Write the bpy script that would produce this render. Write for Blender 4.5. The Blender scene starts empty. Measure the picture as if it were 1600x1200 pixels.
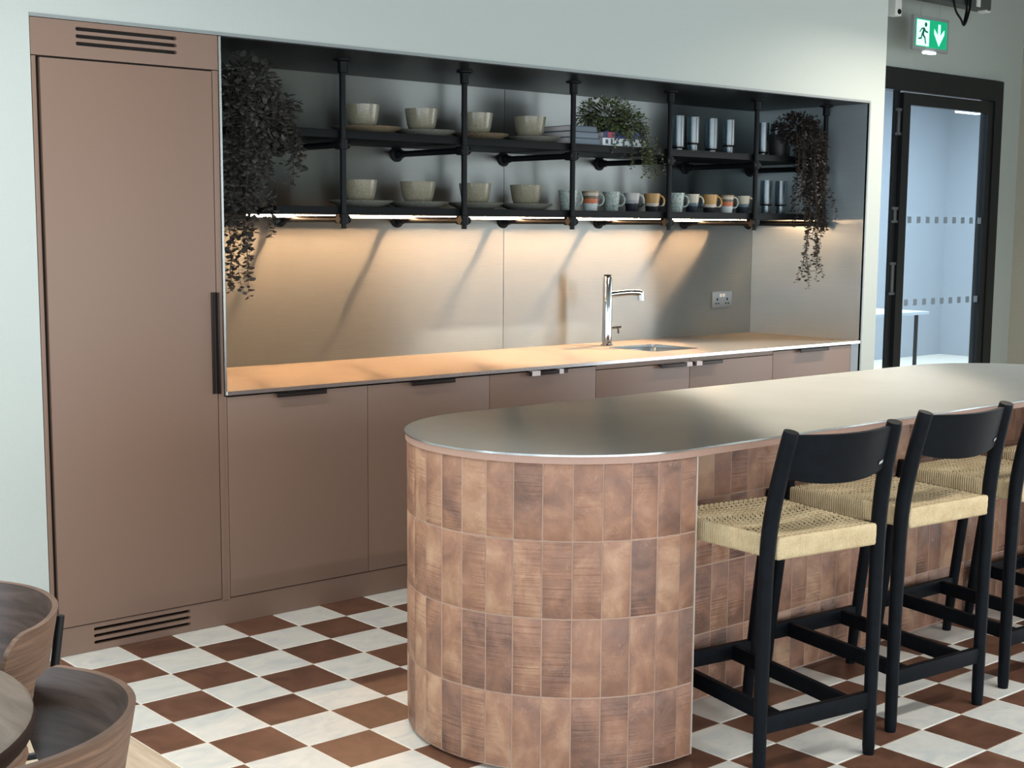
import bpy, bmesh, math, random
from math import sin, cos, pi, radians, sqrt
from mathutils import Vector, Matrix, noise
random.seed(7)
SC = bpy.context.scene
COL = SC.collection

# ------------------------------------------------------------ camera, world, lights, exposure
cam_d = bpy.data.cameras.new('camera'); cam = bpy.data.objects.new('camera', cam_d); COL.objects.link(cam)
cam_d.sensor_width = 36.0; cam_d.lens = 36.0 * 2187.542 / 1600.0
cam_d.shift_x = 0.00714; cam_d.shift_y = 0.0212; cam_d.clip_end = 60; cam_d.clip_start = .05
_r = Vector((0.75940631, -0.65058665, 0.00625082)); _u = Vector((0.07821085, 0.10082213, 0.99182557)); _f = Vector((0.64589869, 0.75270971, -0.12744789))
cam.matrix_world = Matrix(((_r.x, _u.x, -_f.x, -2.666155), (_r.y, _u.y, -_f.y, -4.757416), (_r.z, _u.z, -_f.z, 1.559110), (0, 0, 0, 1)))
SC.camera = cam
SC.view_settings.view_transform = 'Standard'; SC.view_settings.look = 'None'
SC.view_settings.exposure = -0.26; SC.view_settings.gamma = 1.0; SC.view_settings.use_curve_mapping = False

W = bpy.data.worlds.new('world'); SC.world = W; W.use_nodes = True
W.node_tree.nodes['Background'].inputs[0].default_value = (.72, .86, 1, 1)
W.node_tree.nodes['Background'].inputs[1].default_value = .9

def area(name, loc, direction, sx, sy, color, power, spread=180):
    d = bpy.data.lights.new(name, 'AREA'); d.shape = 'RECTANGLE'; d.size = sx; d.size_y = sy
    d.color = color; d.energy = power; d.spread = radians(spread)
    o = bpy.data.objects.new(name, d); COL.objects.link(o); o.location = loc
    o.rotation_euler = Vector(direction).to_track_quat('-Z', 'Y').to_euler(); return o
# daylight through the room's windows behind and left of the photographer
area('window_daylight', (-.2, -8.7, 1.30), (0, 1, 0), 8.4, 2.4, (.88, .95, 1), 320)
area('window_daylight', (-4.45, -4.85, 1.30), (1, 0, 0), 7.9, 2.4, (.80, .93, 1), 250)
area('window_daylight', (8.2, -5.4, 1.30), (-1, 0, 0), 6.4, 2.4, (.90, .97, 1), 260)
area('linear_light_beam', (4.8, -.90, 2.94), (0, 0, -1), 2.6, .08, (1, .90, .76), 75, 146)  # downward beam added under the linear light, spread narrowed to spare the wall
area('linear_light_beam', (-1.6, -1.3, 3.09), (0, 0, -1), 2.6, .08, (1, .98, .95), 55, 140)
area('linear_light_beam', (1.6, -4.2, 3.09), (0, 0, -1), 2.6, .08, (1, .98, .95), 75, 150)  # unseen lamp over the seating, added to brighten the floor
# linear ceiling lights
LAMPS = [(4.8, -.90, 2.95, 2.6), (-1.6, -1.3, 3.1, 2.6), (1.6, -4.2, 3.1, 2.6)]

# ------------------------------------------------------------ node helpers
def new_mat(name):
    m = bpy.data.materials.new(name); m.use_nodes = True
    return m, m.node_tree.nodes, m.node_tree.links, m.node_tree.nodes['Principled BSDF']
def rgb(h):
    def f(c): c /= 255.0; return c / 12.92 if c <= .04045 else ((c + .055) / 1.055) ** 2.4
    return (f(h[0]), f(h[1]), f(h[2]), 1)
def ramp(N, stops, interp='LINEAR'):
    r = N.new('ShaderNodeValToRGB'); r.color_ramp.interpolation = interp
    while len(r.color_ramp.elements) < len(stops): r.color_ramp.elements.new(.5)
    for e, (p, c) in zip(r.color_ramp.elements, stops): e.position = p; e.color = c
    return r
def coords(N, L, scale=(1, 1, 1), rand=0.0, kind='Object'):
    tc = N.new('ShaderNodeTexCoord'); mp = N.new('ShaderNodeMapping'); mp.inputs['Scale'].default_value = scale
    L.new(tc.outputs[kind], mp.inputs['Vector'])
    if rand:
        oi = N.new('ShaderNodeObjectInfo'); ml = N.new('ShaderNodeMath'); ml.operation = 'MULTIPLY'; ml.inputs[1].default_value = rand
        L.new(oi.outputs['Random'], ml.inputs[0]); cb = N.new('ShaderNodeCombineXYZ')
        for k in range(3): L.new(ml.outputs[0], cb.inputs[k])
        L.new(cb.outputs[0], mp.inputs['Location'])
    return mp.outputs[0]
def noise_tex(N, L, vec, scale, detail=4, rough=.6, dist=0):
    n = N.new('ShaderNodeTexNoise'); n.inputs['Scale'].default_value = scale; n.inputs['Detail'].default_value = detail
    n.inputs['Roughness'].default_value = rough; n.inputs['Distortion'].default_value = dist; L.new(vec, n.inputs['Vector']); return n.outputs['Fac']
def bump(N, L, b, h, strength=.2, dist=.005):
    bp = N.new('ShaderNodeBump'); bp.inputs['Strength'].default_value = strength; bp.inputs['Distance'].default_value = dist
    L.new(h, bp.inputs['Height']); L.new(bp.outputs[0], b.inputs['Normal']); return bp
def plain(name, col, rough=.5, metal=0, spec=.5, ns=0, nd=.1, bs=0):
    m, N, L, b = new_mat(name); b.inputs['Roughness'].default_value = rough; b.inputs['Metallic'].default_value = metal
    b.inputs['Specular IOR Level'].default_value = spec
    c = rgb(col); b.inputs['Base Color'].default_value = c
    if ns:
        v = coords(N, L); f = noise_tex(N, L, v, ns)
        r = ramp(N, [(.3, tuple(x * (1 - nd) for x in c[:3]) + (1,)), (.7, tuple(min(1, x * (1 + nd)) for x in c[:3]) + (1,))])
        L.new(f, r.inputs[0]); L.new(r.outputs[0], b.inputs['Base Color'])
        if bs: bump(N, L, b, f, bs, .002)
    return m
def emit(name, col, s):
    m, N, L, b = new_mat(name); c = rgb(col); b.inputs['Base Color'].default_value = c
    b.inputs['Emission Color'].default_value = c; b.inputs['Emission Strength'].default_value = s; return m

def steel(name, col, rough, tangent, aniso=.95, brush=(3, 160, 160), sharp=.32, tight=(1, 0, 0), streak=.8):
    m, N, L, b = new_mat(name); b.inputs['Metallic'].default_value = 1; b.inputs['Base Color'].default_value = rgb(col)
    b.inputs['Anisotropic'].default_value = aniso
    t = N.new('ShaderNodeCombineXYZ')
    for k in range(3): t.inputs[k].default_value = tangent[k]
    L.new(t.outputs[0], b.inputs['Tangent'])
    v = coords(N, L, brush); f = noise_tex(N, L, v, 2.0, 3)
    v2 = coords(N, L, (1, 1, 1)); f2 = noise_tex(N, L, v2, 2.3, 3)
    mr = N.new('ShaderNodeMapRange'); mr.inputs['To Min'].default_value = rough - .05; mr.inputs['To Max'].default_value = rough + .06
    mx = N.new('ShaderNodeMath'); mx.operation = 'ADD'; L.new(f, mx.inputs[0]); L.new(f2, mx.inputs[1])
    hf = N.new('ShaderNodeMath'); hf.operation = 'MULTIPLY'; hf.inputs[1].default_value = .5; L.new(mx.outputs[0], hf.inputs[0])
    L.new(hf.outputs[0], mr.inputs['Value']); L.new(mr.outputs[0], b.inputs['Roughness'])
    c = rgb(col); r = ramp(N, [(.35, tuple(x * .93 for x in c[:3]) + (1,)), (.65, tuple(min(1, x * 1.05) for x in c[:3]) + (1,))])
    L.new(hf.outputs[0], r.inputs[0]); L.new(r.outputs[0], b.inputs['Base Color'])
    b2 = N.new('ShaderNodeBsdfAnisotropic'); b2.inputs['Anisotropy'].default_value = streak
    t2 = N.new('ShaderNodeCombineXYZ')
    for k in range(3): t2.inputs[k].default_value = tight[k]
    L.new(t2.outputs[0], b2.inputs['Tangent']); L.new(r.outputs[0], b2.inputs['Color']); b2.inputs['Roughness'].default_value = sharp
    mx2 = N.new('ShaderNodeMixShader'); mx2.inputs[0].default_value = .68; L.new(b.outputs[0], mx2.inputs[1]); L.new(b2.outputs[0], mx2.inputs[2])
    L.new(mx2.outputs[0], N['Material Output'].inputs[0])
    return m
def wood(name, c1, c2, rough=.45, scale=(1.2, 14, 14), s=3.0, spec=.4, bs=.08, rand=20.):
    m, N, L, b = new_mat(name); v = coords(N, L, scale, rand); f = noise_tex(N, L, v, s, 6, .62, .6)
    r = ramp(N, [(.32, rgb(c1)), (.68, rgb(c2))]); L.new(f, r.inputs[0]); L.new(r.outputs[0], b.inputs['Base Color'])
    b.inputs['Roughness'].default_value = rough; b.inputs['Specular IOR Level'].default_value = spec; bump(N, L, b, f, bs, .002); return m
def terracotta(name):
    m, N, L, b = new_mat(name)
    oi = N.new('ShaderNodeObjectInfo')
    v = coords(N, L, (1, 1, 1), 40.)
    fa = noise_tex(N, L, v, 9, 5, .6, .5)
    ad = N.new('ShaderNodeMath'); ad.operation = 'MULTIPLY_ADD'; L.new(oi.outputs['Random'], ad.inputs[0]); ad.inputs[1].default_value = .30; L.new(fa, ad.inputs[2])
    sb = N.new('ShaderNodeMath'); sb.operation = 'SUBTRACT'; L.new(ad.outputs[0], sb.inputs[0]); sb.inputs[1].default_value = .15
    r = ramp(N, [(.22, rgb((112, 84, 72))), (.42, rgb((142, 104, 86))), (.56, rgb((162, 119, 95))), (.78, rgb((190, 151, 122)))])
    L.new(sb.outputs[0], r.inputs[0])
    # pale scuffs
    fb = noise_tex(N, L, v, 34, 6, .7, 1.2); rb = ramp(N, [(.60, (0, 0, 0, 1)), (.76, (1, 1, 1, 1))]); L.new(fb, rb.inputs[0])
    mix = N.new('ShaderNodeMixRGB'); L.new(r.outputs[0], mix.inputs[1]); mix.inputs[2].default_value = rgb((206, 178, 158))
    ms = N.new('ShaderNodeMath'); ms.operation = 'MULTIPLY'; ms.inputs[1].default_value = .45; L.new(rb.outputs[0], ms.inputs[0]); L.new(ms.outputs[0], mix.inputs[0])
    L.new(mix.outputs[0], b.inputs['Base Color'])
    # ribs across some of the tiles
    vr = coords(N, L, (3, 3, 105), 40.); fr = noise_tex(N, L, vr, 1.0, 2, .5, .3)
    vm = coords(N, L, (1, 1, 1), 90.); fm = noise_tex(N, L, vm, 3.5, 1); rm = ramp(N, [(.47, (0, 0, 0, 1)), (.56, (1, 1, 1, 1))]); L.new(fm, rm.inputs[0])
    mm = N.new('ShaderNodeMath'); mm.operation = 'MULTIPLY'; L.new(fr, mm.inputs[0]); L.new(rm.outputs[0], mm.inputs[1])
    h = N.new('ShaderNodeMath'); h.operation = 'MULTIPLY_ADD'; L.new(mm.outputs[0], h.inputs[0]); h.inputs[1].default_value = 2.2; L.new(fb, h.inputs[2])
    bump(N, L, b, h.outputs[0], .9, .003)
    b.inputs['Roughness'].default_value = .42; b.inputs['Specular IOR Level'].default_value = .5
    return m
def marble(name):
    m, N, L, b = new_mat(name); v = coords(N, L, (1, 1.6, 1), 50.)
    f = noise_tex(N, L, v, 7, 6, .6, 1.2); r = ramp(N, [(.30, rgb((208, 212, 210))), (.52, rgb((226, 226, 218))), (.75, rgb((236, 234, 226)))])
    L.new(f, r.inputs[0]); L.new(r.outputs[0], b.inputs['Base Color']); b.inputs['Roughness'].default_value = .33
    f2 = noise_tex(N, L, v, 16, 3); bump(N, L, b, f2, .12, .003); return m
def brown_tile(name):
    m, N, L, b = new_mat(name); v = coords(N, L, (1, 1, 1), 50.); oi = N.new('ShaderNodeObjectInfo')
    f = noise_tex(N, L, v, 8, 6, .65, .6)
    ad = N.new('ShaderNodeMath'); ad.operation = 'MULTIPLY_ADD'; L.new(oi.outputs['Random'], ad.inputs[0]); ad.inputs[1].default_value = .2; L.new(f, ad.inputs[2])
    r = ramp(N, [(.38, rgb((80, 54, 43))), (.60, rgb((104, 71, 55))), (.85, rgb((126, 89, 71)))])
    L.new(ad.outputs[0], r.inputs[0]); L.new(r.outputs[0], b.inputs['Base Color']); b.inputs['Roughness'].default_value = .36
    bump(N, L, b, f, .1, .003); return m

M = {}
M['plaster'] = plain('plaster', (182, 190, 186), .62, ns=90, nd=.015, bs=.06)
M['ceiling'] = plain('ceiling_paint', (58, 60, 62), .8, ns=30, nd=.05)
M['cab'] = plain('brown_laminate', (127, 103, 89), .42, spec=.45, ns=300, nd=.02)
M['gap'] = plain('dark_gap', (26, 20, 18), .8)
M['steel'] = steel('brushed_steel', (168, 172, 170), .50, (0, 0, 1), 1.0)
M['steel_side'] = steel('brushed_steel_side', (184, 194, 198), .42, (0, 1, 0), .6, (160, 3, 160), .36, (0, 0, 1), .5)
M['steel_top'] = steel('brushed_steel_top', (180, 180, 174), .46, (0, 1, 0), 1.0, sharp=.36)
M['steel_work'] = steel('brushed_steel_worktop', (178, 168, 156), .50, (0, 1, 0), 1.0)
M['steel_edge'] = plain('steel_edge', (200, 204, 204), .25, 1)
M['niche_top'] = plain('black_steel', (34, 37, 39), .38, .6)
M['chrome'] = plain('chrome', (226, 228, 230), .07, 1)
M['black'] = plain('black_powder_coat', (12, 15, 18), .45, .0, .16)
M['shelf'] = plain('black_shelf', (13, 16, 18), .5, 0, .12)
M['handle'] = plain('bronze_black', (40, 34, 32), .35, .5)
M['led'] = emit('led_diffuser', (255, 202, 150), 190.0)
M['lamp'] = emit('lamp_diffuser', (255, 238, 214), 5.0)
M['tile'] = terracotta('terracotta_tile')
M['grout'] = plain('grout', (176, 146, 128), .85, ns=60, nd=.06)
M['fascia'] = plain('pink_brown_fascia', (176, 142, 126), .5, ns=80, nd=.03)
M['marble'] = marble('white_floor_tile')
M['brown'] = brown_tile('brown_floor_tile')
M['fgrout'] = plain('pale_floor_grout', (234, 226, 210), .85, ns=60, nd=.04)
M['plank'] = wood('pale_oak_plank', (186, 166, 142), (214, 198, 176), .5, (16, 1.2, 16))
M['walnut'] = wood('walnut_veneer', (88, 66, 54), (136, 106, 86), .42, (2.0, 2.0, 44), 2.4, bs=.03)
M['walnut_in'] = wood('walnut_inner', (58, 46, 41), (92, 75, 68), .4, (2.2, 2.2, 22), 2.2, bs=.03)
M['tabletop'] = wood('grey_oak_top', (112, 102, 92), (146, 136, 124), .4, (14, 1.4, 14), 2.0, bs=.03)
M['tabledge'] = plain('table_edge', (92, 74, 66), .4)
M['blackwood'] = wood('black_stained_oak', (10, 13, 17), (16, 20, 25), .48, (3, 3, 3), 8, spec=.10, bs=.05)
M['tube'] = plain('black_tube', (26, 30, 34), .32, .4)
M['bowl'] = None
M['leaf_dark'] = plain('dark_leaf', (66, 64, 60), .5, ns=40, nd=.35)
M['leaf_right'] = plain('plum_leaf', (46, 40, 38), .5, ns=40, nd=.35)
M['leaf_green'] = plain('ivy_leaf', (84, 96, 62), .5, ns=30, nd=.35)
M['stem'] = plain('stem', (52, 46, 38), .7)
M['pot'] = plain('dark_pot', (34, 34, 36), .5)
M['white'] = plain('white_plastic', (226, 228, 226), .4)
M['grey'] = plain('grey_plastic', (150, 156, 158), .4)
M['paper'] = plain('paper', (216, 206, 206), .6)

def cord_mat(name, top):
    m, N, L, b = new_mat(name); v = coords(N, L, (1, 1, 1)); f = noise_tex(N, L, v, 260, 3)
    f2 = noise_tex(N, L, v, 14, 3)
    a = N.new('ShaderNodeMath'); a.operation = 'ADD'; L.new(f, a.inputs[0]); L.new(f2, a.inputs[1])
    h = N.new('ShaderNodeMath'); h.operation = 'MULTIPLY'; h.inputs[1].default_value = .5; L.new(a.outputs[0], h.inputs[0])
    r = ramp(N, [(.35, rgb((178, 155, 117))), (.65, rgb((214, 195, 157)))]); L.new(h.outputs[0], r.inputs[0]); L.new(r.outputs[0], b.inputs['Base Color'])
    b.inputs['Roughness'].default_value = .75; bump(N, L, b, f, .3, .001); return m
M['cord'] = cord_mat('paper_cord', 1)

def glass_mat(name, col, refl=.12, rough=.03, blend=.15):
    m = bpy.data.materials.new(name); m.use_nodes = True; N = m.node_tree.nodes; L = m.node_tree.links; N.clear()
    out = N.new('ShaderNodeOutputMaterial'); tr = N.new('ShaderNodeBsdfTransparent'); gl = N.new('ShaderNodeBsdfGlossy')
    tr.inputs[0].default_value = rgb(col); gl.inputs['Roughness'].default_value = rough
    lw = N.new('ShaderNodeLayerWeight'); lw.inputs[0].default_value = blend
    mx = N.new('ShaderNodeMixShader'); mp = N.new('ShaderNodeMapRange'); mp.inputs['To Min'].default_value = refl; mp.inputs['To Max'].default_value = 1
    L.new(lw.outputs['Fresnel'], mp.inputs['Value']); L.new(mp.outputs[0], mx.inputs[0]); L.new(tr.outputs[0], mx.inputs[1]); L.new(gl.outputs[0], mx.inputs[2])
    L.new(mx.outputs[0], out.inputs[0]); return m
M['glass'] = glass_mat('door_glass', (230, 238, 244), .07, .02, .08)
M['tumbler'] = glass_mat('smoked_blue_glass', (186, 206, 214), .16, .32, .10)

def ceramic(name, c1, c2, c3, rough=.3):
    """speckled glaze in the object's own coordinates"""
    m, N, L, b = new_mat(name); v = coords(N, L, (1, 1, 1), 30.); f = noise_tex(N, L, v, 110, 4, .6)
    r = ramp(N, [(.35, rgb(c1)), (.5, rgb(c2)), (.7, rgb(c3))]); L.new(f, r.inputs[0]); L.new(r.outputs[0], b.inputs['Base Color'])
    b.inputs['Roughness'].default_value = rough; return m
M['bowl'] = ceramic('oat_glaze', (126, 120, 100), (134, 129, 110), (144, 139, 122), .22)
M['plate'] = ceramic('sage_glaze', (104, 106, 96), (122, 122, 112), (140, 138, 126), .3)
M['plate_tan'] = ceramic('tan_glaze', (108, 92, 74), (124, 108, 88), (140, 126, 104), .3)
M['mug_white'] = ceramic('speckled_mint_glaze', (96, 124, 120), (158, 170, 164), (176, 182, 176), .25)
def banded(name, bands, rough=.3):
    m, N, L, b = new_mat(name); tc = N.new('ShaderNodeTexCoord'); sp = N.new('ShaderNodeSeparateXYZ'); L.new(tc.outputs['Object'], sp.inputs[0])
    f = noise_tex(N, L, tc.outputs['Object'], 40, 3); ma = N.new('ShaderNodeMath'); ma.operation = 'MULTIPLY_ADD'; L.new(f, ma.inputs[0]); ma.inputs[1].default_value = .012; L.new(sp.outputs[2], ma.inputs[2])
    dv = N.new('ShaderNodeMath'); dv.operation = 'DIVIDE'; L.new(ma.outputs[0], dv.inputs[0]); dv.inputs[1].default_value = .105
    r = ramp(N, [(p, rgb(c)) for p, c in bands], 'CONSTANT'); L.new(dv.outputs[0], r.inputs[0]); L.new(r.outputs[0], b.inputs['Base Color'])
    b.inputs['Roughness'].default_value = rough; return m
M['mug_orange'] = banded('mug_orange_band', [(0, (196, 204, 206)), (.42, (196, 112, 74)), (.64, (96, 84, 70)), (.78, (176, 168, 150)), (.92, (140, 118, 92))])
M['mug_ochre'] = banded('mug_ochre_black', [(0, (34, 36, 38)), (.34, (196, 186, 174)), (.50, (176, 138, 82))])
M['mug_grey'] = banded('mug_grey_navy', [(0, (32, 38, 46)), (.46, (150, 152, 156)), (.62, (178, 176, 174))])
M['mug_cream'] = banded('mug_cream_navy', [(0, (30, 38, 48)), (.40, (84, 102, 112)), (.56, (176, 170, 154))])

# ------------------------------------------------------------ mesh helpers
def obj(name, bm, mat, parent=None, smooth=True, ang=.6, loc=None, rotz=None):
    me = bpy.data.meshes.new(name); bm.to_mesh(me); bm.free()
    if smooth and len(me.polygons):
        me.polygons.foreach_set('use_smooth', [True] * len(me.polygons)); me.set_sharp_from_angle(angle=ang)
    for mm in (mat if isinstance(mat, (list, tuple)) else [mat]): me.materials.append(mm)
    o = bpy.data.objects.new(name, me); COL.objects.link(o)
    if parent: o.parent = parent
    if loc: o.location = loc
    if rotz is not None: o.rotation_euler = (0, 0, rotz)
    return o
def inst(src, name, loc, rot=(0, 0, 0), parent=None, mat=None):
    o = src.copy(); o.name = name; COL.objects.link(o); o.location = loc; o.rotation_euler = rot; o.parent = parent; return o
def empty(name, loc=(0, 0, 0), rotz=0):
    o = bpy.data.objects.new(name, None); COL.objects.link(o); o.location = loc; o.rotation_euler = (0, 0, rotz); o.empty_display_size = .05; return o
def tag(o, label, cat, group=None):
    o['label'] = label; o['category'] = cat
    if group: o['group'] = group
    return o
def struct(o): o['kind'] = 'structure'; return o
def stuff(o): o['kind'] = 'stuff'; return o
def copy_tree(o, parent=None):
    c = o.copy(); COL.objects.link(c); c.parent = parent
    for ch in [x for x in bpy.data.objects if x.parent == o]: copy_tree(ch, c)
    return c
def BM(): return bmesh.new()
def box(bm, x0, x1, y0, y1, z0, z1, bev=0, mi=0):
    r = bmesh.ops.create_cube(bm, size=1)
    vs = r['verts']
    for v in vs:
        v.co = Vector(((x0 + x1) / 2 + v.co.x * (x1 - x0), (y0 + y1) / 2 + v.co.y * (y1 - y0), (z0 + z1) / 2 + v.co.z * (z1 - z0)))
    fs = set(f for v in vs for f in v.link_faces)
    for f in fs: f.material_index = mi
    if bev:
        es = set(e for v in vs for e in v.link_edges)
        bmesh.ops.bevel(bm, geom=list(es), offset=bev, segments=2, profile=.7, affect='EDGES')
    return vs
def B(name, mat, parent, *a, bev=0):
    bm = BM(); box(bm, *a, bev=bev); return obj(name, bm, mat, parent)
def frames(pts):
    out = []; up = None
    for i, p in enumerate(pts):
        t = (pts[min(i + 1, len(pts) - 1)] - pts[max(i - 1, 0)]).normalized()
        if up is None:
            a = Vector((0, 0, 1)) if abs(t.z) < .9 else Vector((1, 0, 0)); n = t.cross(a).normalized()
        else:
            n = up - t * up.dot(t); n = n.normalized() if n.length > 1e-6 else t.orthogonal().normalized()
        up = n; out.append((p, n, t.cross(n).normalized()))
    return out
def tube(bm, pts, rad, seg=12, caps=True):
    pts = [Vector(p) for p in pts]; rings = []
    for i, (p, n, b) in enumerate(frames(pts)):
        r = rad[i] if isinstance(rad, (list, tuple)) else rad
        rings.append([bm.verts.new(p + (n * cos(2 * pi * k / seg) + b * sin(2 * pi * k / seg)) * r) for k in range(seg)])
    for a, c in zip(rings, rings[1:]):
        for k in range(seg): bm.faces.new((a[k], a[(k + 1) % seg], c[(k + 1) % seg], c[k]))
    if caps:
        bm.faces.new(rings[0][::-1]); bm.faces.new(rings[-1])
    return rings
def lathe(bm, prof, c=(0, 0, 0), seg=28, wob=0, seed=0):
    rings = []
    for i, (r, z) in enumerate(prof):
        if r < 1e-5: rings.append([bm.verts.new((c[0], c[1], c[2] + z))])
        else:
            rr = []
            for k in range(seg):
                a = 2 * pi * k / seg; w = 1 + wob * (sin(2 * a + seed) * .6 + sin(3 * a + 2 * seed) * .4)
                rr.append(bm.verts.new((c[0] + r * w * cos(a), c[1] + r * w * sin(a), c[2] + z)))
            rings.append(rr)
    for a, b in zip(rings, rings[1:]):
        for k in range(seg):
            k2 = (k + 1) % seg
            if len(a) == 1 and len(b) == 1: continue
            if len(a) == 1: bm.faces.new((a[0], b[k], b[k2]))
            elif len(b) == 1: bm.faces.new((a[k], b[0], a[k2]))
            else: bm.faces.new((a[k], b[k], b[k2], a[k2]))
    bmesh.ops.recalc_face_normals(bm, faces=bm.faces)
def plate_with_holes(bm, outer, holes, thick, axis):
    """flat outline (2D) with hole loops, extruded; axis 'z' (xy outline) or 'y' (xz outline)"""
    def P(a, b): return Vector((a, b, 0)) if axis == 'z' else Vector((a, 0, b))
    edges = []
    for loop in [outer] + holes:
        vs = [bm.verts.new(P(*p)) for p in loop]
        for i in range(len(vs)): edges.append(bm.edges.new((vs[i], vs[(i + 1) % len(vs)])))
    r = bmesh.ops.triangle_fill(bm, use_beauty=True, use_dissolve=False, edges=edges)
    fs = [g for g in r['geom'] if isinstance(g, bmesh.types.BMFace)]
    e = bmesh.ops.extrude_face_region(bm, geom=fs)
    d = Vector((0, 0, thick)) if axis == 'z' else Vector((0, thick, 0))
    for v in [g for g in e['geom'] if isinstance(g, bmesh.types.BMVert)]: v.co += d
    bmesh.ops.recalc_face_normals(bm, faces=bm.faces)
def slot(x0, x1, z0, z1, n=5):
    r = (z1 - z0) / 2; zc = (z0 + z1) / 2; p = []
    for k in range(n + 1):
        a = -pi / 2 + pi * k / n; p.append((x1 - r + r * cos(a), zc + r * sin(a)))
    for k in range(n + 1):
        a = pi / 2 + pi * k / n; p.append((x0 + r + r * cos(a), zc + r * sin(a)))
    return p
def rrect(x0, x1, y0, y1, r, n=5):
    p = []
    for cx, cy, a0 in ((x1 - r, y0 + r, -pi / 2), (x1 - r, y1 - r, 0), (x0 + r, y1 - r, pi / 2), (x0 + r, y0 + r, pi)):
        for k in range(n + 1):
            a = a0 + pi / 2 * k / n; p.append((cx + r * cos(a), cy + r * sin(a)))
    return p
def prism(bm, outline, z0, z1):
    a = [bm.verts.new((x, y, z0)) for x, y in outline]; b = [bm.verts.new((x, y, z1)) for x, y in outline]
    n = len(a); bm.faces.new(a[::-1]); bm.faces.new(b)
    for i in range(n): bm.faces.new((a[i], a[(i + 1) % n], b[(i + 1) % n], b[i]))
    bmesh.ops.recalc_face_normals(bm, faces=bm.faces)

# ============================================================ the room
NX0, NX1, NZ = -.722, 4.10, 2.262          # recess in the wall
ND = .80                                   # its depth
HC = 3.75
def slab(name, m, boxes):
    bm = BM()
    for b in boxes: box(bm, *b)
    return struct(obj(name, bm, m))
WY = 4.245
slab('wall_back', M['plaster'], [(-6, NX0, 0, .95, 0, HC), (NX0, NX1 + .012, 0, .95, NZ + .006, HC), (NX1 + .012, WY, 0, .95, 0, HC), (NX0, NX1 + .012, .84, .95, 0, NZ + .006), (WY - .1, WY, .95, 1.5, 0, HC)])
slab('ceiling', M['ceiling'], [(-6.2, 11, -9.2, 6.2, HC, HC + .1)])
slab('wall_left', M['plaster'], [(-4.6, -4.5, -9, 0, 0, .08), (-4.6, -4.5, -9, 0, 2.52, HC), (-4.6, -4.5, -.8, 0, .08, 2.52), (-4.6, -4.5, -9, -8.85, .08, 2.52)])
slab('wall_front', M['plaster'], [(-4.6, 8.4, -9.1, -9, 0, .08), (-4.6, 8.4, -9.1, -9, 2.52, HC), (-4.6, -4.45, -9.1, -9, .08, 2.52), (4.1, 8.4, -9.1, -9, .08, 2.52)])
DX0, DX1, DZ = 6.0, 8.04, 2.75
slab('wall_doorway', M['plaster'], [(4.2, DX0, 1.5, 1.62, 0, HC), (DX1 + .03, 8.4, 1.5, 1.62, 0, HC), (DX0, DX1 + .03, 1.5, 1.62, DZ + .01, HC)])
slab('wall_right', plain('beige_plaster', (176, 172, 158), .7, ns=60, nd=.03), [(8.36, 8.46, -2.0, 1.5, 0, HC), (8.36, 8.46, -9, -2.0, 2.52, HC), (8.36, 8.46, -9, -2.0, 0, .08), (8.36, 8.46, -9, -8.7, .08, 2.52)])
M['blue_room'] = plain('pale_blue_wall', (168, 174, 180), .7)
slab('wall_far_room', M['blue_room'], [(5.0, 13, 5.0, 5.1, 0, 3.2), (5.0, 5.1, 1.62, 5.0, 0, 3.2), (12.9, 13, 1.62, 5.0, 0, 3.2), (5.0, 13, 1.62, 5.1, 3.2, 3.26), (8.4, 12.9, 1.52, 1.62, 0, 3.2)])

# ---- floor
TS, TX, TY = .22171, -.46646, -.19016
floor = B('floor', M['fgrout'], None, -6, 13, -9, 5.1, -.06, -.0016); struct(floor)
def tile_mesh(name, mat, x1=1.0):
    g = .0028; h = TS / 2 - g; bm = BM(); w = TS * x1
    a = [(-TS / 2 + TS * (1 - x1) + g, -h), (h, -h), (h, h), (-TS / 2 + TS * (1 - x1) + g, h)]
    lo = [bm.verts.new((x, y, -.0045)) for x, y in a]
    c = [(sum(p[0] for p in a) / 4, sum(p[1] for p in a) / 4)] * 4
    md = [bm.verts.new((x, y, -.0015)) for x, y in a]
    hi = [bm.verts.new((x + (q[0] - x) / abs(q[0] - x) * .0012, y + (q[1] - y) / abs(q[1] - y) * .0012, 0)) for (x, y), q in zip(a, c)]
    for s, t in ((lo, md), (md, hi)):
        for i in range(4): bm.faces.new((s[i], s[(i + 1) % 4], t[(i + 1) % 4], t[i]))
    bm.faces.new(hi)
    return obj(name, bm, mat, None, smooth=False)
tA = tile_mesh('floor_tile', M['marble']); tB = tile_mesh('floor_tile', M['brown'])
tC = tile_mesh('floor_tile', M['marble'], .70); tD = tile_mesh('floor_tile', M['brown'], .70)
def in_view(x, y, z=0, mg=60):
    v = Vector((x, y, z)) - cam.matrix_world.translation; d = v.dot(_f)
    if d < .2: return False, d
    px = 788.6 + 2187.5 * v.dot(_r) / d; py = 633.9 - 2187.5 * v.dot(_u) / d
    return (-mg < px < 1600 + mg and 0 < py < 1200 + mg), d
cells = []
for i in range(-2, 38):
    for j in range(-1, 24):
        x = TX + (i + .5) * TS; y = TY - (j + .5) * TS
        if y + TS / 2 > .02: y0 = y
        isl = (.10 < x < 3.2 and -1.72 < y < -1.2)
        vis, d = in_view(x, y)
        far = y > -1.2 and x > 1.1 or (x > 3.4)
        cells.append((0 if (vis and not isl and not far) else 1, d, i, j, x, y))
cells.sort()
seen = [c for c in cells if c[0] == 0][:300]; rest = [c for c in cells if c not in seen]
for _, d, i, j, x, y in seen:
    s = ((tC, tD) if i == -2 else (tA, tB))[(i + j) % 2]
    inst(s, 'floor_tile', (x, y, 0), (0, 0, 0), floor)
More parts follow.
